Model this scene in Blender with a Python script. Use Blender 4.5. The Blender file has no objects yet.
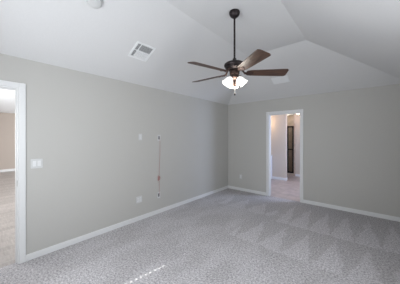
import bpy, bmesh, math, random
from mathutils import Vector, Matrix

random.seed(4)
scene = bpy.context.scene
C = scene.collection
R = math.radians

# ------------------------------------------------------------------ camera
cam_d = bpy.data.cameras.new('camera')
cam_d.sensor_width = 36.0
cam_d.lens = 198.0 / 400.0 * 36.0
cam_d.shift_y = -5.0 / 400.0
cam_d.clip_start = 0.02
cam = bpy.data.objects.new('camera', cam_d)
cam.location = (3.15, -4.96, 1.5)
cam.rotation_euler = (R(90), 0, R(40.5))
C.objects.link(cam)
scene.camera = cam

# ------------------------------------------------------------------ light
scene.view_settings.view_transform = 'Standard'
scene.view_settings.look = 'None'
scene.view_settings.exposure = 0.0
scene.view_settings.gamma = 1.0
scene.view_settings.use_curve_mapping = False

world = bpy.data.worlds.new('sky')
scene.world = world
world.use_nodes = True
wb = world.node_tree.nodes['Background']
wb.inputs[0].default_value = (0.62, 0.78, 1.0, 1)
wb.inputs[1].default_value = 1.2


def area(name, loc, direction, sx, sy, power, color=(1, 1, 1)):
    d = bpy.data.lights.new(name, 'AREA')
    d.shape = 'RECTANGLE'
    d.size, d.size_y = sx, sy
    d.energy = power
    d.color = color
    o = bpy.data.objects.new(name, d)
    o.location = loc
    o.rotation_euler = Vector(direction).to_track_quat('-Z', 'Z').to_euler()
    C.objects.link(o)
    return o


def point(name, loc, power, color, radius=0.05):
    d = bpy.data.lights.new(name, 'POINT')
    d.energy = power
    d.color = color
    d.shadow_soft_size = radius
    o = bpy.data.objects.new(name, d)
    o.location = loc
    C.objects.link(o)
    return o


sun_d = bpy.data.lights.new('sun', 'SUN')
sun_d.energy = 9.0
sun_d.angle = R(0.3)
sun_d.color = (1.0, 0.96, 0.9)
sun = bpy.data.objects.new('sun', sun_d)
sun.rotation_euler = Vector((0.155, 0.988, -0.99)).to_track_quat('-Z', 'Y').to_euler()
sun.location = (0.5, -9, 6)
C.objects.link(sun)

# daylight arriving through the windows; the fill lamps are added
area('daylight_front', (1.62, -5.43, 1.5), (0, 1, 0.0), 1.3, 1.15, 44, (0.93, 0.965, 1.0))
area('daylight_right_near', (3.665, -4.4, 1.5), (-1, 0, 0.25), 1.15, 1.15, 5, (0.97, 0.985, 1.0))
area('fill_right_far', (3.665, -3.0, 1.5), (-1, 0, 0.1), 1.15, 1.15, 17, (0.97, 0.985, 1.0))  # added lamp at an unseen window, fills the far end of the room
area('daylight_living', (-2.4, -5.43, 1.5), (0, 1, 0.0), 3.4, 1.15, 64, (0.97, 0.985, 1.0))
area('fill_living_back', (-5.2, 0.46, 1.4), (0, -1, 0.0), 3.6, 1.7, 300, (0.97, 0.985, 1.0))  # added lamp brightening the living room, no window stands here
area('daylight_bath', (2.86, 1.2, 1.45), (-1, 0, -0.15), 0.9, 0.9, 56, (0.62, 0.72, 1.0))
point('bath_bulb_light', (1.22, 2.70, 2.25), 6, (1.0, 0.70, 0.48), 0.05)
point('vanity_bulb_light', (0.25, 1.90, 2.0), 9, (1.0, 0.70, 0.42), 0.06)
point('shower_fill', (0.5, 3.75, 2.25), 3.6, (1.0, 0.85, 0.68), 0.05)  # added lamp, brightens the shower recess behind the glass
point('fan_light', (1.837, -2.741, 2.14), 9, (1.0, 0.93, 0.82), 0.08)


# ------------------------------------------------------------------ materials
def nt(name):
    m = bpy.data.materials.new(name)
    m.use_nodes = True
    t = m.node_tree
    return m, t, t.nodes['Principled BSDF']


def N(t, kind, **kw):
    n = t.nodes.new(kind)
    for k, v in kw.items():
        setattr(n, k, v)
    return n


def L(t, a, b):
    t.links.new(a, b)


def math_n(t, op, a, b=None, clamp=False):
    n = N(t, 'ShaderNodeMath', operation=op, use_clamp=clamp)
    for i, v in enumerate((a, b)):
        if v is None:
            continue
        if isinstance(v, (int, float)):
            n.inputs[i].default_value = v
        else:
            L(t, v, n.inputs[i])
    return n.outputs[0]


def mix_c(t, fac, a, b, blend='MIX'):
    n = N(t, 'ShaderNodeMix', data_type='RGBA', blend_type=blend)
    for s, v in ((n.inputs[0], fac), (n.inputs[6], a), (n.inputs[7], b)):
        if isinstance(v, (int, float)):
            s.default_value = v
        elif isinstance(v, tuple):
            s.default_value = (*v, 1) if len(v) == 3 else v
        else:
            L(t, v, s)
    return n.outputs[2]


def paint(name, col, rough=0.7, bump=0.08, scale=90.0, metallic=0.0, spec=0.3):
    m, t, p = nt(name)
    tc = N(t, 'ShaderNodeTexCoord')
    nz = N(t, 'ShaderNodeTexNoise')
    nz.inputs['Scale'].default_value = scale
    nz.inputs['Detail'].default_value = 3
    L(t, tc.outputs['Object'], nz.inputs['Vector'])
    c = mix_c(t, nz.outputs['Fac'], tuple(x * 0.975 for x in col), tuple(min(1, x * 1.025) for x in col))
    L(t, c, p.inputs['Base Color'])
    p.inputs['Roughness'].default_value = rough
    p.inputs['Metallic'].default_value = metallic
    p.inputs['Specular IOR Level'].default_value = spec
    if bump:
        b = N(t, 'ShaderNodeBump')
        b.inputs['Strength'].default_value = bump
        b.inputs['Distance'].default_value = 0.004
        L(t, nz.outputs['Fac'], b.inputs['Height'])
        L(t, b.outputs['Normal'], p.inputs['Normal'])
    return m


M = {}
M['wall'] = paint('greige_wall_paint', (0.514, 0.506, 0.484), 0.75, 0.12, 70)
M['ceiling'] = paint('white_ceiling_paint', (0.71, 0.71, 0.715), 0.85, 0.15, 60)
M['trim'] = paint('white_trim_enamel', (0.76, 0.765, 0.77), 0.4, 0.0, 20)
M['plastic'] = paint('white_plastic', (0.62, 0.625, 0.625), 0.35, 0.0, 40)
M['grey_slot'] = paint('grey_slot_plastic', (0.22, 0.22, 0.22), 0.5, 0.0, 40)
M['dark'] = paint('opening_shade_paint', (0.16, 0.16, 0.165), 0.8, 0.0, 40)
M['duct'] = paint('duct_shade_grey', (0.30, 0.305, 0.31), 0.6, 0.0, 40)
M['vent'] = paint('white_vent_enamel', (0.84, 0.85, 0.86), 0.45, 0.0, 40)
M['bronze'] = paint('oil_rubbed_bronze', (0.036, 0.029, 0.030), 0.40, 0.0, 120, 0.75, 0.5)
M['bronze_warm'] = paint('copper_tinged_bronze', (0.085, 0.055, 0.047), 0.32, 0.0, 120, 0.8, 0.5)
M['steel'] = paint('brushed_steel', (0.45, 0.44, 0.42), 0.35, 0.0, 150, 0.9, 0.5)
M['red_cord'] = paint('red_twine', (0.50, 0.20, 0.19), 0.8, 0.0, 200)
M['beige_wall'] = paint('tan_wall_paint', (0.47, 0.41, 0.365), 0.8, 0.1, 70)
M['white_ceiling2'] = paint('bright_white_ceiling_paint', (0.83, 0.86, 0.885), 0.85, 0.1, 60)
M['bath_wall'] = paint('cream_bathroom_paint', (0.61, 0.54, 0.47), 0.7, 0.1, 70)
M['black_metal'] = paint('black_metal', (0.02, 0.019, 0.02), 0.4, 0.0, 100, 0.6, 0.4)
M['vanity'] = paint('white_cabinet_enamel', (0.72, 0.72, 0.76), 0.4, 0.0, 30)
M['counter'] = paint('pale_countertop', (0.66, 0.63, 0.60), 0.25, 0.0, 200)
M['blind'] = paint('white_blind_slats', (0.82, 0.82, 0.80), 0.5, 0.0, 40)


def carpet():
    m, t, p = nt('grey_cut_pile_carpet')
    tc = N(t, 'ShaderNodeTexCoord')
    sep = N(t, 'ShaderNodeSeparateXYZ')
    # slight wobble of the nap marks
    wob = N(t, 'ShaderNodeTexNoise')
    wob.inputs['Scale'].default_value = 7.0
    wob.inputs['Detail'].default_value = 2
    L(t, tc.outputs['Object'], wob.inputs['Vector'])
    sub = N(t, 'ShaderNodeVectorMath', operation='SUBTRACT')
    L(t, wob.outputs['Color'], sub.inputs[0])
    sub.inputs[1].default_value = (0.5, 0.5, 0.5)
    sc = N(t, 'ShaderNodeVectorMath', operation='SCALE')
    L(t, sub.outputs[0], sc.inputs[0])
    sc.inputs['Scale'].default_value = 0.16
    add = N(t, 'ShaderNodeVectorMath', operation='ADD')
    L(t, tc.outputs['Object'], add.inputs[0])
    L(t, sc.outputs[0], add.inputs[1])
    L(t, add.outputs[0], sep.inputs[0])
    x, y = sep.outputs[0], sep.outputs[1]

    def row(apex, base, period, phase, x0, x1):
        """light triangles of brushed nap pointing towards the back wall; 0/1 mask"""
        fr = math_n(t, 'FRACT', math_n(t, 'ADD', math_n(t, 'DIVIDE', x, period), phase))
        tri = math_n(t, 'MULTIPLY', math_n(t, 'ABSOLUTE', math_n(t, 'SUBTRACT', fr, 0.5)), 2.0)
        v = math_n(t, 'DIVIDE', math_n(t, 'SUBTRACT', y, base), apex - base)
        s = math_n(t, 'SUBTRACT', math_n(t, 'SUBTRACT', 1.0, v), tri)
        s = math_n(t, 'MULTIPLY', s, 9.0)
        s = math_n(t, 'ADD', s, 0.3, clamp=True)
        inside = math_n(t, 'MULTIPLY', math_n(t, 'GREATER_THAN', y, base), math_n(t, 'LESS_THAN', y, apex + 0.35))
        inx = math_n(t, 'MULTIPLY', math_n(t, 'GREATER_THAN', x, x0), math_n(t, 'LESS_THAN', x, x1))
        ins = math_n(t, 'MULTIPLY', inside, inx)
        return math_n(t, 'MULTIPLY', s, ins), ins

    tot = None
    cover = None
    for a in ((-0.30, -1.40, 0.30, 0.05, 1.90, 3.7), (-1.50, -2.35, 0.34, 0.3, 1.5, 3.7),
              (-0.55, -1.25, 0.42, 0.2, 0.55, 1.75)):
        s, ins = row(*a)
        tot = s if tot is None else math_n(t, 'ADD', tot, s)
        cover = ins if cover is None else math_n(t, 'ADD', cover, ins)
    # broad brushed patches everywhere else
    mp = N(t, 'ShaderNodeMapping')
    mp.inputs['Rotation'].default_value = (0, 0, R(25))
    mp.inputs['Scale'].default_value = (1.0, 0.45, 1)
    L(t, add.outputs[0], mp.inputs[0])
    pn = N(t, 'ShaderNodeTexNoise')
    pn.inputs['Scale'].default_value = 2.6
    pn.inputs['Detail'].default_value = 2.5
    L(t, mp.outputs[0], pn.inputs['Vector'])
    rp = N(t, 'ShaderNodeValToRGB')
    rp.color_ramp.elements[0].position = 0.44
    rp.color_ramp.elements[1].position = 0.60
    L(t, pn.outputs['Fac'], rp.inputs[0])
    inv = math_n(t, 'SUBTRACT', 1.0, cover, clamp=True)
    patch = math_n(t, 'MULTIPLY', rp.outputs[0], inv)
    mask = math_n(t, 'ADD', tot, math_n(t, 'MULTIPLY', patch, 0.75), clamp=True)
    base = mix_c(t, mask, (0.45, 0.435, 0.445), (0.53, 0.515, 0.53))
    # tufts
    n1 = N(t, 'ShaderNodeTexNoise')
    n1.inputs['Scale'].default_value = 50
    n1.inputs['Detail'].default_value = 4
    n1.inputs['Roughness'].default_value = 0.8
    L(t, tc.outputs['Object'], n1.inputs['Vector'])
    r1 = N(t, 'ShaderNodeValToRGB')
    r1.color_ramp.elements[0].position = 0.36
    r1.color_ramp.elements[0].color = (0.50, 0.50, 0.51, 1)
    r1.color_ramp.elements[1].position = 0.64
    r1.color_ramp.elements[1].color = (1.5, 1.5, 1.5, 1)
    L(t, n1.outputs['Fac'], r1.inputs[0])
    c = mix_c(t, 1.0, base, r1.outputs[0], 'MULTIPLY')
    L(t, c, p.inputs['Base Color'])
    p.inputs['Roughness'].default_value = 1.0
    p.inputs['Specular IOR Level'].default_value = 0.05
    b = N(t, 'ShaderNodeBump')
    b.inputs['Strength'].default_value = 0.5
    b.inputs['Distance'].default_value = 0.008
    L(t, n1.outputs['Fac'], b.inputs['Height'])
    L(t, b.outputs['Normal'], p.inputs['Normal'])
    return m


def planks(name, c1, c2, mortar, bw, bh, rot, ms=0.004, grain=True):
    m, t, p = nt(name)
    tc = N(t, 'ShaderNodeTexCoord')
    mp = N(t, 'ShaderNodeMapping')
    mp.inputs['Rotation'].default_value = (0, 0, R(rot))
    L(t, tc.outputs['Object'], mp.inputs[0])
    br = N(t, 'ShaderNodeTexBrick')
    br.inputs['Scale'].default_value = 1.0
    br.inputs['Brick Width'].default_value = bw
    br.inputs['Row Height'].default_value = bh
    br.inputs['Mortar Size'].default_value = ms
    br.inputs['Color1'].default_value = (*c1, 1)
    br.inputs['Color2'].default_value = (*c2, 1)
    br.inputs['Mortar'].default_value = (*mortar, 1)
    L(t, mp.outputs[0], br.inputs['Vector'])
    nz = N(t, 'ShaderNodeTexNoise')
    nz.inputs['Scale'].default_value = 6
    nz.inputs['Detail'].default_value = 6
    m2 = N(t, 'ShaderNodeMapping')
    m2.inputs['Rotation'].default_value = (0, 0, R(rot))
    m2.inputs['Scale'].default_value = (1, 9, 1) if grain else (1, 1, 1)
    L(t, tc.outputs['Object'], m2.inputs[0])
    L(t, m2.outputs[0], nz.inputs['Vector'])
    r1 = N(t, 'ShaderNodeValToRGB')
    r1.color_ramp.elements[0].position = 0.3
    r1.color_ramp.elements[0].color = (0.82, 0.82, 0.82, 1)
    r1.color_ramp.elements[1].position = 0.7
    r1.color_ramp.elements[1].color = (1.12, 1.12, 1.12, 1)
    L(t, nz.outputs['Fac'], r1.inputs[0])
    L(t, mix_c(t, 1.0, br.outputs['Color'], r1.outputs[0], 'MULTIPLY'), p.inputs['Base Color'])
    p.inputs['Roughness'].default_value = 0.35
    return m


def blade_wood():
    m, t, p = nt('walnut_fan_blade')
    tc = N(t, 'ShaderNodeTexCoord')
    mp = N(t, 'ShaderNodeMapping')
    mp.inputs['Scale'].default_value = (2.5, 40, 10)
    L(t, tc.outputs['Object'], mp.inputs[0])
    nz = N(t, 'ShaderNodeTexNoise')
    nz.inputs['Scale'].default_value = 2.0
    nz.inputs['Detail'].default_value = 5
    L(t, mp.outputs[0], nz.inputs['Vector'])
    rp = N(t, 'ShaderNodeValToRGB')
    rp.color_ramp.elements[0].position = 0.32
    rp.color_ramp.elements[0].color = (0.026, 0.013, 0.009, 1)
    rp.color_ramp.elements[1].position = 0.72
    rp.color_ramp.elements[1].color = (0.105, 0.053, 0.033, 1)
    L(t, nz.outputs['Fac'], rp.inputs[0])
    L(t, rp.outputs[0], p.inputs['Base Color'])
    p.inputs['Roughness'].default_value = 0.42
    p.inputs['Specular IOR Level'].default_value = 0.45
    return m


def glow_glass(name, col, strength):
    m, t, p = nt(name)
    nz = N(t, 'ShaderNodeTexNoise')
    nz.inputs['Scale'].default_value = 30
    p.inputs['Base Color'].default_value = (0.85, 0.84, 0.82, 1)
    p.inputs['Roughness'].default_value = 0.4
    c = mix_c(t, nz.outputs['Fac'], tuple(x * 0.96 for x in col), col)
    L(t, c, p.inputs['Emission Color'])
    p.inputs['Emission Strength'].default_value = strength
    return m


def clear_pane(name, tint=(0.95, 0.97, 0.97), gloss=0.08):
    m, t, p = nt(name)
    t.nodes.remove(p)
    out = [n for n in t.nodes if n.type == 'OUTPUT_MATERIAL'][0]
    tr = N(t, 'ShaderNodeBsdfTransparent')
    tr.inputs[0].default_value = (*tint, 1)
    gl = N(t, 'ShaderNodeBsdfGlossy')
    gl.inputs['Roughness'].default_value = 0.03
    mx = N(t, 'ShaderNodeMixShader')
    mx.inputs[0].default_value = gloss
    L(t, tr.outputs[0], mx.inputs[1])
    L(t, gl.outputs[0], mx.inputs[2])
    L(t, mx.outputs[0], out.inputs[0])
    return m


M['carpet'] = carpet()
M['plank'] = planks('wood_look_tile', (0.31, 0.28, 0.262), (0.40, 0.365, 0.345), (0.46, 0.44, 0.42), 1.2, 0.16, 90)
M['bath_tile'] = planks('tan_floor_tile', (0.42, 0.35, 0.32), (0.48, 0.40, 0.37), (0.34, 0.28, 0.24), 0.45, 0.45, 0, 0.006, False)
M['shower_tile'] = planks('beige_shower_tile', (0.50, 0.40, 0.33), (0.56, 0.46, 0.38), (0.55, 0.48, 0.42), 0.3, 0.3, 0, 0.005, False)
M['wood'] = blade_wood()
M['shade'] = glow_glass('frosted_lamp_glass', (1.0, 0.96, 0.91), 1.15)
M['bulb'] = glow_glass('lit_globe_glass', (1.0, 0.85, 0.68), 4.0)
M['pane'] = clear_pane('window_glass')
M['shower_glass'] = clear_pane('shower_glass', (0.92, 0.93, 0.91), 0.10)


# ------------------------------------------------------------------ mesh helpers
def box(bm, x0, y0, z0, x1, y1, z1, mi=0):
    vs = [bm.verts.new(p) for p in ((x0, y0, z0), (x1, y0, z0), (x1, y1, z0), (x0, y1, z0),
                                    (x0, y0, z1), (x1, y0, z1), (x1, y1, z1), (x0, y1, z1))]
    for f in ((3, 2, 1, 0), (4, 5, 6, 7), (0, 1, 5, 4), (1, 2, 6, 5), (2, 3, 7, 6), (3, 0, 4, 7)):
        bm.faces.new([vs[i] for i in f]).material_index = mi
    return vs


def slab(bm, mat, sx, sy, sz):
    """a box of size sx, sy, sz centred on the frame given by a matrix"""
    vs = box(bm, -sx / 2, -sy / 2, -sz / 2, sx / 2, sy / 2, sz / 2)
    for v in vs:
        v.co = mat @ v.co


def lathe(bm, prof, seg=32, cx=0, cy=0, wave=None):
    rings = []
    for k, (r, z) in enumerate(prof):
        ring = []
        for i in range(seg):
            a = 2 * math.pi * i / seg
            rr = r * (1 + (wave(k, a) if wave else 0))
            ring.append(bm.verts.new((cx + rr * math.cos(a), cy + rr * math.sin(a), z)))
        rings.append(ring)
    for a, b in zip(rings, rings[1:]):
        for i in range(seg):
            j = (i + 1) % seg
            bm.faces.new((a[i], a[j], b[j], b[i]))
    return rings


def cap(bm, ring):
    bm.faces.new(ring)


def tube(bm, pts, r, seg=8, caps=True):
    pts = [Vector(p) for p in pts]
    rings = []
    for i, p in enumerate(pts):
        d = (pts[min(i + 1, len(pts) - 1)] - pts[max(i - 1, 0)]).normalized()
        up = Vector((0, 0, 1)) if abs(d.z) < 0.9 else Vector((1, 0, 0))
        u = d.cross(up).normalized()
        w = d.cross(u)
        rings.append([bm.verts.new(p + r * (math.cos(2 * math.pi * k / seg) * u + math.sin(2 * math.pi * k / seg) * w)) for k in range(seg)])
    for a, b in zip(rings, rings[1:]):
        for i in range(seg):
            j = (i + 1) % seg
            bm.faces.new((a[i], a[j], b[j], b[i]))
    if caps:
        bm.faces.new(rings[0])
        bm.faces.new(rings[-1])


def prism(bm, outline, z0, z1):
    lo = [bm.verts.new((x, y, z0)) for x, y in outline]
    hi = [bm.verts.new((x, y, z1)) for x, y in outline]
    bm.faces.new(lo[::-1])
    bm.faces.new(hi)
    n = len(outline)
    for i in range(n):
        j = (i + 1) % n
        bm.faces.new((lo[i], lo[j], hi[j], hi[i]))


def rrect(w, h, r, seg=4):
    out = []
    for sx, sy, a0 in ((1, 1, 0), (-1, 1, 90), (-1, -1, 180), (1, -1, 270)):
        for k in range(seg + 1):
            a = R(a0 + 90 * k / seg)
            out.append((sx * (w / 2 - r) + r * math.cos(a), sy * (h / 2 - r) + r * math.sin(a)))
    return out


def obj(name, bm, mats, parent=None, smooth=False, bevel=0.0):
    bmesh.ops.recalc_face_normals(bm, faces=bm.faces)
    me = bpy.data.meshes.new(name)
    bm.to_mesh(me)
    bm.free()
    for m in (mats if isinstance(mats, (list, tuple)) else [mats]):
        me.materials.append(m)
    if smooth:
        for p in me.polygons:
            p.use_smooth = True
    o = bpy.data.objects.new(name, me)
    C.objects.link(o)
    if parent is not None:
        o.parent = parent
    if bevel:
        b = o.modifiers.new('bevel', 'BEVEL')
        b.width = bevel
        b.segments = 2
        b.limit_method = 'ANGLE'
    return o


def smooth_by_angle(o, ang=40):
    for p in o.data.polygons:
        p.use_smooth = True
    o.data.set_sharp_from_angle(angle=R(ang))


def struct(name, bm, mats, parent=None, bevel=0.0):
    o = obj(name, bm, mats, parent, bevel=bevel)
    if parent is None:
        o['kind'] = 'structure'
    return o


def tag(o, label, cat, group=None):
    o['label'] = label
    o['category'] = cat
    if group:
        o['group'] = group
    return o


def thing(name, label, cat, mat=None, group=None):
    o = bpy.data.objects.new(name, None)
    o.empty_display_size = 0.1
    if mat is not None:
        o.matrix_world = mat
    C.objects.link(o)
    return tag(o, label, cat, group)


def frame(loc, x, y, z):
    m = Matrix((x, y, z)).transposed().to_4x4()
    m.translation = loc
    return m


# ------------------------------------------------------------------ the room
W, LEN, T, H = 3.69, 5.5, 0.12, 2.44      # inner width, length, wall thickness, wall height
TOP = 2.72
SL, D = 0.5, 1.33                         # ceiling slope, run of the slope
HT = H + SL * D                           # height of the flat middle

bm = bmesh.new()
box(bm, 0, -LEN, -0.08, W, 0.0, 0)
box(bm, -0.06, -5.33, -0.08, 0, -4.57, 0)
box(bm, 1.21, 0, -0.08, 1.95, 0.03, 0)
struct('floor_carpet', bm, M['carpet'])

bm = bmesh.new()                                      # left wall with the doorway to the living room
box(bm, -T, -LEN, 0, 0, -5.33, TOP)
box(bm, -T, -4.57, 0, 0, 0, TOP)
box(bm, -T, -5.33, 2.08, 0, -4.57, TOP)
struct('wall_left', bm, M['wall'])
bm = bmesh.new()                                      # back wall with the doorway to the bathroom
box(bm, -T, 0, 0, 1.21, T, TOP)
box(bm, 1.95, 0, 0, W + T, T, TOP)
box(bm, 1.21, 0, 2.075, 1.95, T, TOP)
struct('wall_back', bm, M['wall'])


def wall_with_windows_y(name, y0, y1, x0, x1, top, holes, mat):
    bm = bmesh.new()
    xs = x0
    for (a, b, za, zb) in holes:
        box(bm, xs, y0, 0, a, y1, top)
        box(bm, a, y0, 0, b, y1, za)
        box(bm, a, y0, zb, b, y1, top)
        xs = b
    box(bm, xs, y0, 0, x1, y1, top)
    return struct(name, bm, mat)


BW = (0.80, 2.42, 0.9, 2.17)
LW = (-4.2, -0.6, 0.9, 2.1)
wall_with_windows_y('wall_front', -LEN - T, -LEN, -T, W + T, TOP, [BW], M['wall'])
wall_with_windows_y('wall_living_front', -LEN - T, -LEN, -9.0, -T, TOP, [LW], M['beige_wall'])
bm = bmesh.new()
RW = ((-5.0, -3.8, 0.9, 2.1), (-3.6, -2.4, 0.9, 2.1))
ys = -LEN
for (ya, yb, za, zc) in RW:
    box(bm, W, ys, 0, W + T, ya, TOP)
    box(bm, W, ya, 0, W + T, yb, za)
    box(bm, W, ya, zc, W + T, yb, TOP)
    ys = yb
box(bm, W, ys, 0, W + T, 0, TOP)
struct('wall_right', bm, M['wall'])

# vaulted ceiling: four slopes up to a flat middle
bm = bmesh.new()
E_ = 0.06
zb = H - SL * E_
o4 = [bm.verts.new(p) for p in ((-E_, E_, zb), (W + E_, E_, zb), (W + E_, -LEN - E_, zb), (-E_, -LEN - E_, zb))]
i4 = [bm.verts.new(p) for p in ((D, -D, HT), (W - D, -D, HT), (W - D, -LEN + D, HT), (D, -LEN + D, HT))]
for k in range(4):
    j = (k + 1) % 4
    bm.faces.new((o4[k], i4[k], i4[j], o4[j]))
bm.faces.new(i4)
bmesh.ops.recalc_face_normals(bm, faces=bm.faces)
up = bmesh.ops.duplicate(bm, geom=list(bm.faces))     # upper skin for thickness
uv = [g for g in up['geom'] if isinstance(g, bmesh.types.BMVert)]
for v in uv:
    v.co.z += 0.10
struct('ceiling', bm, M['ceiling'])

# baseboards
BH, BT = 0.079, 0.014


def baseboard(name, runs):
    bm = bmesh.new()
    for (x0, y0, x1, y1) in runs:
        box(bm, x0, y0, 0, x1, y1, BH)
    struct(name, bm, M['trim'], bevel=0.004)


baseboard('baseboard_left', [(0, -4.51, BT, -BT), (0, -LEN, BT, -5.39)])
baseboard('baseboard_back', [(0, -BT, 1.15, 0), (2.01, -BT, W, 0)])
baseboard('baseboard_right', [(W - BT, -LEN, W, -BT)])
baseboard('baseboard_front', [(BT, -LEN, W - BT, -LEN + BT)])


# door openings: casing on both faces and a jamb lining (no leaf in view)
def door_y(name, x0, x1, zt, y0, y1):
    """doorway in a wall that faces -y"""
    bm = bmesh.new()
    cw, ct = 0.06, 0.016
    for ya, yb in ((y0 - ct, y0), (y1, y1 + ct)):
        box(bm, x0 - cw, ya, 0, x0, yb, zt + cw)
        box(bm, x1, ya, 0, x1 + cw, yb, zt + cw)
        box(bm, x0, ya, zt, x1, yb, zt + cw)
    d = struct(name, bm, M['trim'], bevel=0.004)
    bm = bmesh.new()
    box(bm, x0, y0, 0, x0 + 0.012, y1, zt)
    box(bm, x1 - 0.012, y0, 0, x1, y1, zt)
    box(bm, x0 + 0.012, y0, zt - 0.012, x1 - 0.012, y1, zt)
    box(bm, x0 + 0.012, y0 + 0.045, 0, x0 + 0.024, y0 + 0.075, zt - 0.012)   # stops
    box(bm, x1 - 0.024, y0 + 0.045, 0, x1 - 0.012, y0 + 0.075, zt - 0.012)
    box(bm, x0 + 0.024, y0 + 0.045, zt - 0.024, x1 - 0.024, y0 + 0.075, zt - 0.012)
    obj('jamb', bm, M['trim'], d)
    return d


def door_x(name, y0, y1, zt, x0, x1):
    bm = bmesh.new()
    cw, ct = 0.06, 0.016
    for xa, xb in ((x0 - ct, x0), (x1, x1 + ct)):
        box(bm, xa, y0 - cw, 0, xb, y0, zt + cw)
        box(bm, xa, y1, 0, xb, y1 + cw, zt + cw)
        box(bm, xa, y0, zt, xb, y1, zt + cw)
    d = struct(name, bm, M['trim'], bevel=0.004)
    bm = bmesh.new()
    box(bm, x0, y0, 0, x1, y0 + 0.012, zt)
    box(bm, x0, y1 - 0.012, 0, x1, y1, zt)
    box(bm, x0, y0 + 0.012, zt - 0.012, x1, y1 - 0.012, zt)
    xm = x0 + 0.040
    box(bm, xm, y0 + 0.012, 0, xm + 0.03, y0 + 0.024, zt - 0.012)
    box(bm, xm, y1 - 0.024, 0, xm + 0.03, y1 - 0.012, zt - 0.012)
    box(bm, xm, y0 + 0.024, zt - 0.024, xm + 0.03, y1 - 0.024, zt - 0.012)
    obj('jamb', bm, M['trim'], d)
    bm = bmesh.new()
    box(bm, x1 - 0.040, y1 - 0.0145, 0.915, x1 - 0.008, y1 - 0.012, 0.985)
    box(bm, x1 - 0.032, y1 - 0.0150, 0.935, x1 - 0.016, y1 - 0.0145, 0.965)
    s = obj('strike_plate', bm, M['steel'], d)
    s['label'] = 'metal strike plate'
    return d


door_x('door_1', -5.33, -4.57, 2.08, -T, 0)
door_y('door_2', 1.21, 1.95, 2.075, 0, T)


# windows (out of the frame, they let the daylight in)
def window_y(n, hole, y, mull):
    x0, x1, z0, z1 = hole
    e = 0.001
    x0, x1, z0, z1 = x0 + e, x1 - e, z0 + e, z1 - e
    bm = bmesh.new()
    f = 0.045
    ya, yb = y - 0.10, y - 0.05
    box(bm, x0, ya, z0, x0 + f, yb, z1)
    box(bm, x1 - f, ya, z0, x1, yb, z1)
    box(bm, x0 + f, ya, z0, x1 - f, yb, z0 + f)
    box(bm, x0 + f, ya, z1 - f, x1 - f, yb, z1)
    for q in mull:
        box(bm, q - 0.02, ya, z0 + f, q + 0.02, yb, z1 - f)
    w = struct('window_%d' % n, bm, M['trim'])
    bm = bmesh.new()
    box(bm, x0 + f, y - 0.077, z0 + f, x1 - f, y - 0.073, z1 - f)
    obj('pane', bm, M['pane'], w)
    bm = bmesh.new()
    box(bm, x0 - 0.05, y, z0 - 0.025, x1 + 0.05, y + 0.04, z0)
    obj('window_sill', bm, M['trim'], w)


def window_x(n, hole, x):
    y0, y1, z0, z1 = hole
    e = 0.001
    y0, y1, z0, z1 = y0 + e, y1 - e, z0 + e, z1 - e
    bm = bmesh.new()
    f = 0.045
    xa, xb = x + 0.05, x + 0.10
    zm = (z0 + z1) / 2
    box(bm, xa, y0, z0, xb, y0 + f, z1)
    box(bm, xa, y1 - f, z0, xb, y1, z1)
    box(bm, xa, y0 + f, z0, xb, y1 - f, z0 + f)
    box(bm, xa, y0 + f, z1 - f, xb, y1 - f, z1)
    box(bm, xa, y0 + f, zm - 0.02, xb, y1 - f, zm + 0.02)
    w = struct('window_%d' % n, bm, M['trim'])
    bm = bmesh.new()
    box(bm, x + 0.073, y0 + f, z0 + f, x + 0.077, y1 - f, z1 - f)
    obj('pane', bm, M['pane'], w)
    bm = bmesh.new()
    box(bm, x - 0.04, y0 - 0.05, z0 - 0.025, x, y1 + 0.05, z0)
    obj('window_sill', bm, M['trim'], w)


window_y(1, BW, -LEN, [1.61])
window_x(2, RW[0], W)
window_x(5, RW[1], W)  # unseen window added for the far right fill lamp
window_y(3, LW, -LEN, [-3.0, -1.8])


def blind(hole, y, cols, label):
    """closed slatted blind; sunlight slips through the cord holes of its slats"""
    x0, x1, z0, z1 = hole
    t = thing('window_blind', label, 'blind', Matrix.Translation(((x0 + x1) / 2, y, z1)))
    ox, oz = (x0 + x1) / 2, z1
    bm = bmesh.new()
    box(bm, x0 + 0.004 - ox, -0.045, -0.055, x1 - 0.004 - ox, -0.002, -0.002)
    obj('head_rail', bm, M['blind'], t)
    bm = bmesh.new()
    pitch, sh, hw, hh = 0.054, 0.060, 0.012, 0.0125
    k = 0
    while True:
        zc = z1 - 0.075 - k * pitch
        if zc < z0 + 0.05:
            break
        ya = -0.028 + (0.004 if k % 2 else 0)
        yb = ya + 0.003
        xs = x0 + 0.006
        for c in cols:
            box(bm, xs - ox, ya, zc - sh / 2 - oz, c - hw - ox, yb, zc + sh / 2 - oz)
            box(bm, c - hw - ox, ya, zc - sh / 2 - oz, c + hw - ox, yb, zc - hh - oz)
            box(bm, c - hw - ox, ya, zc + hh - oz, c + hw - ox, yb, zc + sh / 2 - oz)
            xs = c + hw
        box(bm, xs - ox, ya, zc - sh / 2 - oz, x1 - 0.006 - ox, yb, zc + sh / 2 - oz)
        k += 1
    obj('slats', bm, M['blind'], t)
    bm = bmesh.new()
    box(bm, x0 + 0.006 - ox, -0.035, z0 + 0.003 - oz, x1 - 0.006 - ox, -0.012, z0 + 0.022 - oz)
    obj('bottom_rail', bm, M['blind'], t)


blind(BW, -LEN, [1.014, 2.24], 'white closed slatted blind over the bedroom front window')
blind(LW, -LEN, [-3.9, -3.3, -2.7, -2.1, -1.5, -0.95], 'white wide closed slatted blind over the living room window')

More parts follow.
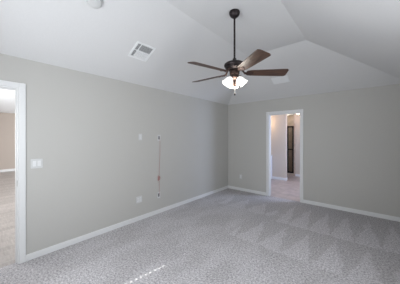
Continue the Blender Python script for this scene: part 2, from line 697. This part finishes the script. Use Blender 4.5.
# ------------------------------------------------------------------ living room beyond the left doorway
LX0, LY1, LH = -8.85, 0.4, 2.55
bm = bmesh.new()
box(bm, LX0 - T, -LEN, -0.08, -0.06, LY1, 0)
struct('floor_living_room', bm, M['plank'])
bm = bmesh.new()
box(bm, LX0 - T, -LEN, LH, -T, LY1, LH + 0.1)
struct('ceiling_living_room', bm, M['white_ceiling2'])
bm = bmesh.new()
box(bm, LX0 - T, -LEN, 0, LX0, LY1, LH)
struct('wall_living_far', bm, M['beige_wall'])
bm = bmesh.new()
BKW = (-7.1, -3.3, 0.5, 2.25)  # unseen opening added for the living room fill lamp
box(bm, LX0 - T, LY1, 0, BKW[0], LY1 + T, TOP)
box(bm, BKW[1], LY1, 0, -T, LY1 + T, TOP)
box(bm, BKW[0], LY1, 0, BKW[1], LY1 + T, BKW[2])
box(bm, BKW[0], LY1, BKW[3], BKW[1], LY1 + T, TOP)
struct('wall_living_back', bm, M['beige_wall'])
bm = bmesh.new()
box(bm, LX0, -LEN, 0, LX0 + BT, LY1, 0.10)
struct('baseboard_living', bm, M['trim'])

# ------------------------------------------------------------------ bathroom beyond the back doorway
bx0, bx1, by1 = -1.0, 2.8, 3.2
bm = bmesh.new()
box(bm, bx0, 0.03, -0.08, bx1, 4.2, 0)
struct('floor_bathroom', bm, M['bath_tile'])
bm = bmesh.new()
box(bm, bx0 - T, T, H, bx1 + T, 4.32, H + 0.1)
struct('ceiling_bathroom', bm, M['white_ceiling2'])
bm = bmesh.new()
box(bm, bx0, 2.16, 0, 0.97, 2.28, H)
struct('wall_bath_partition', bm, M['bath_wall'])
bm = bmesh.new()
box(bm, bx0 - T, T, 0, bx0, 4.2, H)
struct('wall_bath_left', bm, M['bath_wall'])
bm = bmesh.new()                                       # shower recess and the wall beside it
box(bm, 0.94, by1, 0, bx1, by1 + 0.1, H)
box(bm, bx0, by1, 0, 0.05, by1 + 0.1, H)
struct('wall_bath_back', bm, M['bath_wall'])
bm = bmesh.new()
box(bm, 0.05, 4.2, 0, 0.94, 4.32, H)
box(bm, -0.05, by1 + 0.1, 0, 0.05, 4.32, H)
box(bm, 0.94, by1 + 0.1, 0, 1.04, 4.32, H)
struct('wall_shower_recess', bm, M['shower_tile'])
bm = bmesh.new()
box(bm, bx1, T, 0, bx1 + T, 0.7, H)
box(bm, bx1, 1.7, 0, bx1 + T, by1 + 0.1, H)
box(bm, bx1, 0.7, 0, bx1 + T, 1.7, 0.95)
box(bm, bx1, 0.7, 1.95, bx1 + T, 1.7, H)
struct('wall_bath_right', bm, M['bath_wall'])
window_x(4, (0.7, 1.7, 0.95, 1.95), bx1)
bm = bmesh.new()
box(bm, bx0, 2.16 - BT, 0, 0.97, 2.16, 0.085)
box(bm, 0.97, 2.16 - BT, 0, 0.97 + BT, 2.28, 0.085)
struct('baseboard_bath_partition', bm, M['trim'])
bm = bmesh.new()
box(bm, 1.0, by1 - BT, 0, bx1, by1, 0.085)
struct('baseboard_bath_back', bm, M['trim'])
bm = bmesh.new()
box(bm, 0.942, by1 - 0.016, 0, 1.0, by1, 2.03)
struct('trim_1', bm, M['shower_tile'])
bm = bmesh.new()
box(bm, 0.052, by1 + 0.0, 0, 0.938, by1 + 0.1, 0.09)
struct('trim_2', bm, M['shower_tile'])                  # low shower kerb

# framed shower door, standing on the kerb
sd = thing('shower_door', 'black framed glass shower door in the bathroom beyond the far doorway', 'shower door',
           Matrix.Translation((0.495, by1 + 0.05, 0.09)))
bm = bmesh.new()
hw, zt, f = 0.44, 1.84, 0.058
box(bm, -hw, -0.02, 0, -hw + f, 0.02, zt)
box(bm, hw - f, -0.02, 0, hw, 0.02, zt)
box(bm, -hw + f, -0.02, 0, hw - f, 0.02, f)
box(bm, -hw + f, -0.02, zt - f, hw - f, 0.02, zt)
box(bm, 0.165, -0.02, f, 0.228, 0.02, zt - f)
obj('door_frame', bm, M['black_metal'], sd)
bm = bmesh.new()
box(bm, -hw + f, -0.004, f, 0.165, 0.004, zt - f)
box(bm, 0.228, -0.004, f, hw - f, 0.004, zt - f)
obj('glass_panel', bm, M['shower_glass'], sd)
bm = bmesh.new()
tube(bm, [(0.19, -0.05, 0.93), (0.425, -0.05, 0.93)], 0.018)
tube(bm, [(0.20, -0.05, 0.93), (0.20, -0.02, 0.93)], 0.010)
tube(bm, [(0.415, -0.05, 0.93), (0.415, -0.02, 0.93)], 0.010)
obj('towel_bar', bm, M['black_metal'], sd)

# vanity cabinet whose right end shows beside the door jamb
va = thing('vanity_cabinet', 'white vanity cabinet with pale counter just inside the far doorway', 'cabinet',
           Matrix.Translation((-0.1, 1.87, 0)))
bm = bmesh.new()
box(bm, -0.6, -0.25, 0.09, 0.6, 0.275, 0.83)
box(bm, -0.58, -0.19, 0.0, 0.58, 0.27, 0.09)
obj('cabinet_body', bm, M['vanity'], va)
for k in range(3):
    bm = bmesh.new()
    xa = -0.585 + 0.395 * k
    box(bm, xa, -0.268, 0.12, xa + 0.38, -0.25, 0.80)
    dr = obj('cabinet_door', bm, M['vanity'], va, bevel=0.004)
    bm = bmesh.new()
    bmesh.ops.create_uvsphere(bm, u_segments=12, v_segments=8, radius=0.014,
                              matrix=Matrix.Translation((xa + 0.34, -0.281, 0.70)))
    obj('door_knob', bm, M['steel'], dr, smooth=True)
bm = bmesh.new()
box(bm, -0.62, -0.285, 0.83, 0.62, 0.275, 0.865)
obj('countertop', bm, M['counter'], va, bevel=0.004)

# vanity light bar on the partition above the vanity
vl = thing('vanity_light', 'warm three-globe light bar above the bathroom vanity', 'light', Matrix.Translation((0.0, 2.16, 2.02)))
bm = bmesh.new()
box(bm, -0.30, -0.035, -0.045, 0.30, -0.001, 0.045)
obj('light_base', bm, M['steel'], vl, bevel=0.006)
for k in (-1, 0, 1):
    bm = bmesh.new()
    bmesh.ops.create_uvsphere(bm, u_segments=16, v_segments=10, radius=0.055, matrix=Matrix.Translation((0.2 * k, -0.088, 0)))
    obj('glass_globe', bm, M['bulb'], vl, smooth=True)

# globe light on the bathroom ceiling
gl = thing('ceiling_light', 'small warm glowing globe light high up in the bathroom', 'light',
           Matrix.Translation((1.22, 2.70, H)))
bm = bmesh.new()
r_ = lathe(bm, [(0.07, 0), (0.07, -0.015), (0.045, -0.035)], 24)
cap(bm, r_[0]); cap(bm, r_[-1])
obj('light_base', bm, M['steel'], gl)
bm = bmesh.new()
bmesh.ops.create_uvsphere(bm, u_segments=20, v_segments=12, radius=0.052, matrix=Matrix.Translation((0, 0, -0.082)))
obj('glass_globe', bm, M['bulb'], gl, smooth=True)

sl = thing('ceiling_light', 'added round recessed light, unseen in the shower ceiling behind the black framed door', 'light', Matrix.Translation((0.5, 3.75, H)))  # unseen fixture added to go with the shower fill lamp
bm = bmesh.new()
r_ = lathe(bm, [(0.085, -0.001), (0.085, -0.008), (0.062, -0.010)], 24)
cap(bm, r_[0]); cap(bm, r_[-1])
obj('light_trim', bm, M['plastic'], sl)
bm = bmesh.new()
r_ = lathe(bm, [(0.060, -0.0105), (0.050, -0.016)], 24)
cap(bm, r_[0]); cap(bm, r_[-1])
obj('lens', bm, M['bulb'], sl)

# ------------------------------------------------------------------ ceiling fan
FX, FY = 1.837, -2.741
fan = thing('ceiling_fan', 'dark bronze ceiling fan with five walnut blades and lit glass shades', 'ceiling fan',
            Matrix.Translation((FX, FY, HT)))
bm = bmesh.new()
r_ = lathe(bm, [(0.066, 0.0), (0.068, -0.012), (0.066, -0.030), (0.056, -0.052), (0.038, -0.068), (0.022, -0.076), (0.020, -0.082)], 32)
cap(bm, r_[0]); cap(bm, r_[-1])
smooth_by_angle(obj('canopy', bm, M['bronze'], fan))
bm = bmesh.new()
r_ = lathe(bm, [(0.0125, -0.07), (0.0125, -0.60)], 16)
cap(bm, r_[0]); cap(bm, r_[-1])
smooth_by_angle(obj('downrod', bm, M['bronze'], fan))
bm = bmesh.new()
r_ = lathe(bm, [(0.020, -0.598), (0.024, -0.606), (0.026, -0.636), (0.070, -0.648), (0.112, -0.658), (0.130, -0.672), (0.134, -0.688),
                (0.128, -0.704), (0.118, -0.712), (0.116, -0.726), (0.098, -0.738), (0.060, -0.756)], 40)
cap(bm, r_[0]); cap(bm, r_[-1])
smooth_by_angle(obj('motor_housing', bm, M['bronze'], fan))
bm = bmesh.new()
r_ = lathe(bm, [(0.058, -0.752), (0.064, -0.770), (0.064, -0.800), (0.050, -0.815), (0.056, -0.830), (0.060, -0.845),
                (0.045, -0.862), (0.022, -0.875), (0.020, -0.915), (0.026, -0.930), (0.022, -0.950), (0.008, -0.962)], 32)
cap(bm, r_[0]); cap(bm, r_[-1])
smooth_by_angle(obj('light_fitter', bm, M['bronze_warm'], fan))

# blades and irons, built along +x and turned about the hub
ol = []
up_edge = [(0.150, 0.030), (0.165, 0.050), (0.210, 0.059), (0.36, 0.067), (0.50, 0.073), (0.60, 0.077), (0.640, 0.078),
           (0.650, 0.076), (0.654, 0.066), (0.662, 0.062), (0.664, 0.035), (0.664, 0.0)]
ol = up_edge + [(x, -y) for x, y in up_edge[-2::-1]]
bm = bmesh.new()
prism(bm, ol, -0.003, 0.004)
blade0 = bm
PITCH = -14.0
me_b = bpy.data.meshes.new('blade')
bmesh.ops.recalc_face_normals(blade0, faces=blade0.faces)
blade0.to_mesh(me_b)
blade0.free()
me_b.materials.append(M['wood'])
bm = bmesh.new()                                       # scrolled iron under the blade root
prism(bm, [(0.12, 0.014), (0.155, 0.020), (0.180, 0.042), (0.200, 0.044), (0.213, 0.033), (0.217, 0.014), (0.240, 0.012), (0.247, 0.0),
           (0.240, -0.012), (0.217, -0.014), (0.213, -0.033), (0.200, -0.044), (0.180, -0.042), (0.155, -0.020), (0.12, -0.014)], -0.009, -0.0035)
for px, py in ((0.197, 0.031), (0.197, -0.031), (0.233, 0.0)):
    bmesh.ops.create_uvsphere(bm, u_segments=8, v_segments=6, radius=0.006, matrix=Matrix.Translation((px, py, -0.009)))
tube(bm, [(0.070, 0, 0.056), (0.095, 0, 0.048), (0.112, 0, 0.024), (0.128, 0, 0.002), (0.16, 0, -0.005)], 0.012, 10)
me_i = bpy.data.meshes.new('blade_iron')
bmesh.ops.recalc_face_normals(bm, faces=bm.faces)
bm.to_mesh(me_i)
bm.free()
me_i.materials.append(M['bronze_warm'])
for k in range(5):
    ang = R(-33.5 + 72 * k)
    b = bpy.data.objects.new('blade', me_b)
    b.parent = fan
    b.matrix_local = Matrix.Translation((0, 0, -0.786)) @ Matrix.Rotation(ang, 4, 'Z') @ Matrix.Rotation(R(PITCH), 4, 'X')
    C.objects.link(b)
    q = bpy.data.objects.new('blade_iron', me_i)
    q.parent = b
    C.objects.link(q)

# tulip shades
for k, th in enumerate((197, 338, 88)):
    a = R(th + 40.5)
    m = Matrix.Translation((0, 0, -0.838)) @ Matrix.Rotation(a, 4, 'Z') @ Matrix.Translation((0.042, 0, 0)) @ Matrix.Rotation(R(-33), 4, 'Y') @ Matrix.Scale(0.80, 4)
    bm = bmesh.new()
    prof = [(0.024, -0.012), (0.034, -0.022), (0.052, -0.045), (0.064, -0.075), (0.069, -0.100), (0.075, -0.125), (0.088, -0.145)]
    prof_in = [(r - 0.004, z - (0.0 if i else 0.002)) for i, (r, z) in enumerate(prof)][::-1]
    n_ = len(prof)
    wv = lambda kk, an: 0.06 * math.cos(6 * an) * max(0, (1 - abs(kk - (n_ - 0.5)) / 3))
    r_ = lathe(bm, prof + prof_in, 48, wave=wv)
    cap(bm, r_[-1])
    cap(bm, r_[0])
    s = obj('lamp_shade', bm, M['shade'], fan, smooth=True)
    s['label'] = 'frosted white glowing glass shade'
    s.matrix_local = m
    bm = bmesh.new()
    r_ = lathe(bm, [(0.014, 0.030), (0.020, 0.020), (0.027, 0.0), (0.029, -0.016), (0.027, -0.020)], 20)
    cap(bm, r_[0]); cap(bm, r_[-1])
    obj('shade_holder', bm, M['bronze_warm'], s, smooth=True)

# pull chains
cr, cf = Vector((0.7604, 0.6494, 0)), Vector((-0.6494, 0.7604, 0))
for off, z0, z1, kn in (((0.002, -0.008), -0.95, -1.045, 0.010), ((0.055, -0.035), -0.81, -0.955, 0.009)):
    p = cr * off[0] + cf * off[1]
    bm = bmesh.new()
    z = z0
    while z > z1:
        bmesh.ops.create_icosphere(bm, subdivisions=1, radius=0.0032, matrix=Matrix.Translation((p.x, p.y, z)))
        z -= 0.005
    ch = obj('pull_chain', bm, M['steel'], fan)
    bm = bmesh.new()
    r_ = lathe(bm, [(0.003, z1 + 0.006), (kn * 0.8, z1 - 0.004), (kn, z1 - 0.018), (kn * 0.5, z1 - 0.028)], 12, p.x, p.y)
    cap(bm, r_[0]); cap(bm, r_[-1])
    obj('chain_knob', bm, M['bronze'], ch, smooth=True)

# ------------------------------------------------------------------ ceiling air vents and smoke detector
ca = 1 / math.sqrt(1 + SL * SL)
AX = Vector((ca, 0, SL * ca))             # up along the left slope
AY = Vector((0, 1, 0))
AZ = AX.cross(AY)                         # out of the ceiling (up)
BY = Vector((0, -ca, SL * ca))            # up along the back slope
BX = Vector((-1, 0, 0))


def vent_flange(bm, w, h, b, zt=0.004):
    """raised border w x h around an opening, below the ceiling (local -z is into the room)"""
    for (x0, x1, y0, y1) in ((-w / 2, w / 2, -h / 2, -h / 2 + b), (-w / 2, w / 2, h / 2 - b, h / 2),
                             (-w / 2, -w / 2 + b, -h / 2 + b, h / 2 - b), (w / 2 - b, w / 2, -h / 2 + b, h / 2 - b)):
        box(bm, x0, y0, -0.010, x1, y1, -0.001)


def louvers(x0, x1, y0, y1, n, along, tilt):
    """n slanted slats filling a rectangle; along = axis the slats run in"""
    bm = bmesh.new()
    for i in range(n):
        f = (i + 0.5) / n
        if along == 'y':
            m = Matrix.Translation((x0 + (x1 - x0) * f, (y0 + y1) / 2, -0.004)) @ Matrix.Rotation(R(tilt), 4, 'Y')
            slab(bm, m, 0.9 * (x1 - x0) / n, y1 - y0, 0.0012)
        else:
            m = Matrix.Translation(((x0 + x1) / 2, y0 + (y1 - y0) * f, -0.004)) @ Matrix.Rotation(R(tilt), 4, 'X')
            slab(bm, m, x1 - x0, 0.9 * (y1 - y0) / n, 0.0012)
    return bm


Zc = lambda x: H + SL * x
vt = thing('air_vent', 'square white air vent with louver banks on the left ceiling slope', 'vent',
           frame(Vector((0.618, -3.307, Zc(0.618))), AX, AY, AZ))
bm = bmesh.new()
vent_flange(bm, 0.295, 0.305, 0.030)
obj('vent_frame', bm, M['vent'], vt, bevel=0.003)
bm = bmesh.new()
box(bm, -0.118, -0.123, -0.0008, 0.118, 0.123, -0.0002)  # flat sheet, its grey stands for the shade inside the duct
d_ = obj('duct_backing', bm, M['duct'], vt)
d_['label'] = 'grey backing sheet painted as shade behind louvers'
bm = bmesh.new()
box(bm, -0.118, -0.076, -0.010, 0.118, -0.066, -0.001)
box(bm, -0.006, -0.123, -0.010, 0.006, -0.076, -0.001)
box(bm, -0.006, -0.066, -0.010, 0.006, 0.123, -0.001)
obj('divider_bar', bm, M['vent'], vt)
for args in ((0.006, 0.118, -0.123, -0.076, 3, 'x', 50), (-0.118, -0.006, -0.123, -0.076, 3, 'x', 50),
             (0.006, 0.118, -0.066, 0.123, 6, 'y', 44), (-0.118, -0.006, -0.066, 0.123, 6, 'y', -48)):
    obj('louver_bank', louvers(*args), M['vent'], vt)

Zb = lambda y: H - SL * y
vt2 = thing('air_vent', 'white rectangular air vent on far ceiling slope above the bathroom doorway', 'vent',
            frame(Vector((1.697, -0.585, Zb(-0.585))), BX, BY, BX.cross(BY)))
bm = bmesh.new()
vent_flange(bm, 0.350, 0.205, 0.022)
obj('vent_frame', bm, M['vent'], vt2, bevel=0.003)
bm = bmesh.new()
box(bm, -0.154, -0.082, -0.0008, 0.154, 0.082, -0.0002)
obj('duct_backing', bm, M['vent'], vt2)  # backing sheet in white, shade between these louvers painted lighter
bm = bmesh.new()
box(bm, -0.005, -0.082, -0.010, 0.005, 0.082, -0.001)
obj('divider_bar', bm, M['vent'], vt2)
for x0, x1 in ((-0.154, -0.005), (0.005, 0.154)):
    obj('louver_bank', louvers(x0, x1, -0.082, 0.082, 8, 'x', 20), M['vent'], vt2)

sm = thing('smoke_detector', 'round white smoke detector at the top edge of the left ceiling slope', 'smoke detector',
           frame(Vector((0.968, -4.105, Zc(0.968))), AX, AY, AZ))
bm = bmesh.new()
r_ = lathe(bm, [(0.074, -0.001), (0.074, -0.008), (0.070, -0.010)], 40)
cap(bm, r_[0]); cap(bm, r_[-1])
smooth_by_angle(obj('mounting_plate', bm, M['plastic'], sm))
bm = bmesh.new()
r_ = lathe(bm, [(0.066, -0.010), (0.068, -0.022), (0.064, -0.034), (0.052, -0.041), (0.022, -0.043)], 40)
cap(bm, r_[0]); cap(bm, r_[-1])
smooth_by_angle(obj('cover', bm, M['plastic'], sm), 30)
bm = bmesh.new()
r_ = lathe(bm, [(0.010, -0.0430), (0.010, -0.0455), (0.008, -0.046)], 16, 0.030, 0.0)
cap(bm, r_[0]); cap(bm, r_[-1])
obj('test_button', bm, M['plastic'], sm)


# ------------------------------------------------------------------ wall plates
def plate_frame(loc, wall):
    """local x along the wall to the right as seen from the room, y up, z out of the wall"""
    if wall == 'left':
        return frame(Vector(loc), Vector((0, 1, 0)), Vector((0, 0, 1)), Vector((1, 0, 0)))
    return frame(Vector(loc), Vector((1, 0, 0)), Vector((0, 0, 1)), Vector((0, -1, 0)))


def plate(bm, w, h):
    prism(bm, rrect(w, h, 0.008), 0.0005, 0.006)


sw = thing('light_switch', 'white double light switch plate on the left wall beside the near doorway', 'light switch',
           plate_frame((0, -4.405, 1.17), 'left'))
bm = bmesh.new()
plate(bm, 0.118, 0.117)
obj('switch_plate', bm, M['plastic'], sw, bevel=0.002)
for s in (-1, 1):
    bm = bmesh.new()
    slab(bm, Matrix.Translation((s * 0.023, 0, 0.0075)) @ Matrix.Rotation(R(4 * s), 4, 'X'), 0.033, 0.067, 0.006)
    obj('rocker', bm, M['trim'], sw, bevel=0.001)


def receptacle(bm, x, yc):
    prism(bm, [(x + a, yc + b) for a, b in rrect(0.030, 0.028, 0.010)], 0.006, 0.0075)


def slots(bm, x, yc):
    box(bm, x - 0.008, yc - 0.001, 0.0072, x - 0.006, yc + 0.008, 0.0080)
    box(bm, x + 0.006, yc - 0.001, 0.0072, x + 0.008, yc + 0.007, 0.0080)
    box(bm, x - 0.002, yc - 0.010, 0.0072, x + 0.002, yc - 0.006, 0.0080)


def outlet(label, loc, wall, xs, w, cat='outlet'):
    o = thing('power_outlet', label, cat, plate_frame(loc, wall))
    bm = bmesh.new()
    plate(bm, w, 0.117)
    obj('cover_plate', bm, M['plastic'], o, bevel=0.002)
    for x in xs:
        for yc in (0.020, -0.020):
            bm = bmesh.new()
            receptacle(bm, x, yc)
            rc = obj('receptacle', bm, M['trim'], o)
            bm = bmesh.new()
            slots(bm, x, yc)
            obj('slots', bm, M['grey_slot'], rc)
    return o


outlet('white double-width outlet low on the left wall, left of the red cord', (0, -2.962, 0.376), 'left', (-0.023, 0.023), 0.118)
outlet('single white outlet low on the back wall near the room corner', (0.417, 0, 0.392), 'back', (0,), 0.072)
outlet('white outlet at head height on the left wall, left of the red cord', (0, -2.938, 1.50), 'left', (0,), 0.072)


def cable_plate(label, loc):
    o = thing('cable_plate', label, 'wall plate', plate_frame(loc, 'left'))
    bm = bmesh.new()
    w, h, a, b = 0.072, 0.117, 0.036, 0.066
    for (x0, x1, y0, y1) in ((-w / 2, -a / 2, -h / 2, h / 2), (a / 2, w / 2, -h / 2, h / 2),
                             (-a / 2, a / 2, -h / 2, -b / 2), (-a / 2, a / 2, b / 2, h / 2)):
        box(bm, x0, y0, 0.0005, x1, y1, 0.007)
    obj('cover_plate', bm, M['plastic'], o)
    bm = bmesh.new()
    box(bm, -a / 2, -b / 2, 0.0005, a / 2, b / 2, 0.0015)  # flat sheet, its dark colour stands for shade inside the hole
    q = obj('cable_opening_shade', bm, M['dark'], o)
    q['label'] = 'dark sheet painted as shade in the cable opening'
    return o


cable_plate('white cable plate with dark opening at upper end of the red cord', (0, -2.52, 1.485))
cable_plate('white cable plate with dark opening at lower end of the red cord', (0, -2.525, 0.36))

# red pull cord hanging between the two cable plates, with a loose tangle low down
cd = thing('pull_cord', 'thin red cord hanging down the left wall between two cable plates', 'cord',
           Matrix.Translation((0.008, -2.508, 0.36)))
bm = bmesh.new()
pts = []
for i in range(41):
    f = i / 40
    z = 1.11 - f * 1.10
    pts.append((0.004 * math.sin(7 * f) + 0.002, 0.006 * math.sin(5 * f + 1) - 0.004 * f, z))
tube(bm, pts, 0.0022, 6)
obj('cord_strand', bm, M['red_cord'], cd, smooth=True)
bm = bmesh.new()
pts = []
for i in range(90):
    f = i / 89
    a = f * 5 * 2 * math.pi
    pts.append((0.009 + 0.004 * math.sin(3 * a), -0.018 + 0.028 * math.cos(a) * (0.6 + 0.4 * math.sin(2.3 * f * 6)) - 0.02 * math.sin(9 * f),
                0.330 + 0.060 * math.sin(a * 0.83) * (0.7 + 0.3 * math.cos(5 * f))))
tube(bm, pts, 0.0021, 6)
k_ = obj('cord_tangle', bm, M['red_cord'], cd, smooth=True)
k_['label'] = 'loose knotted loops of red cord'
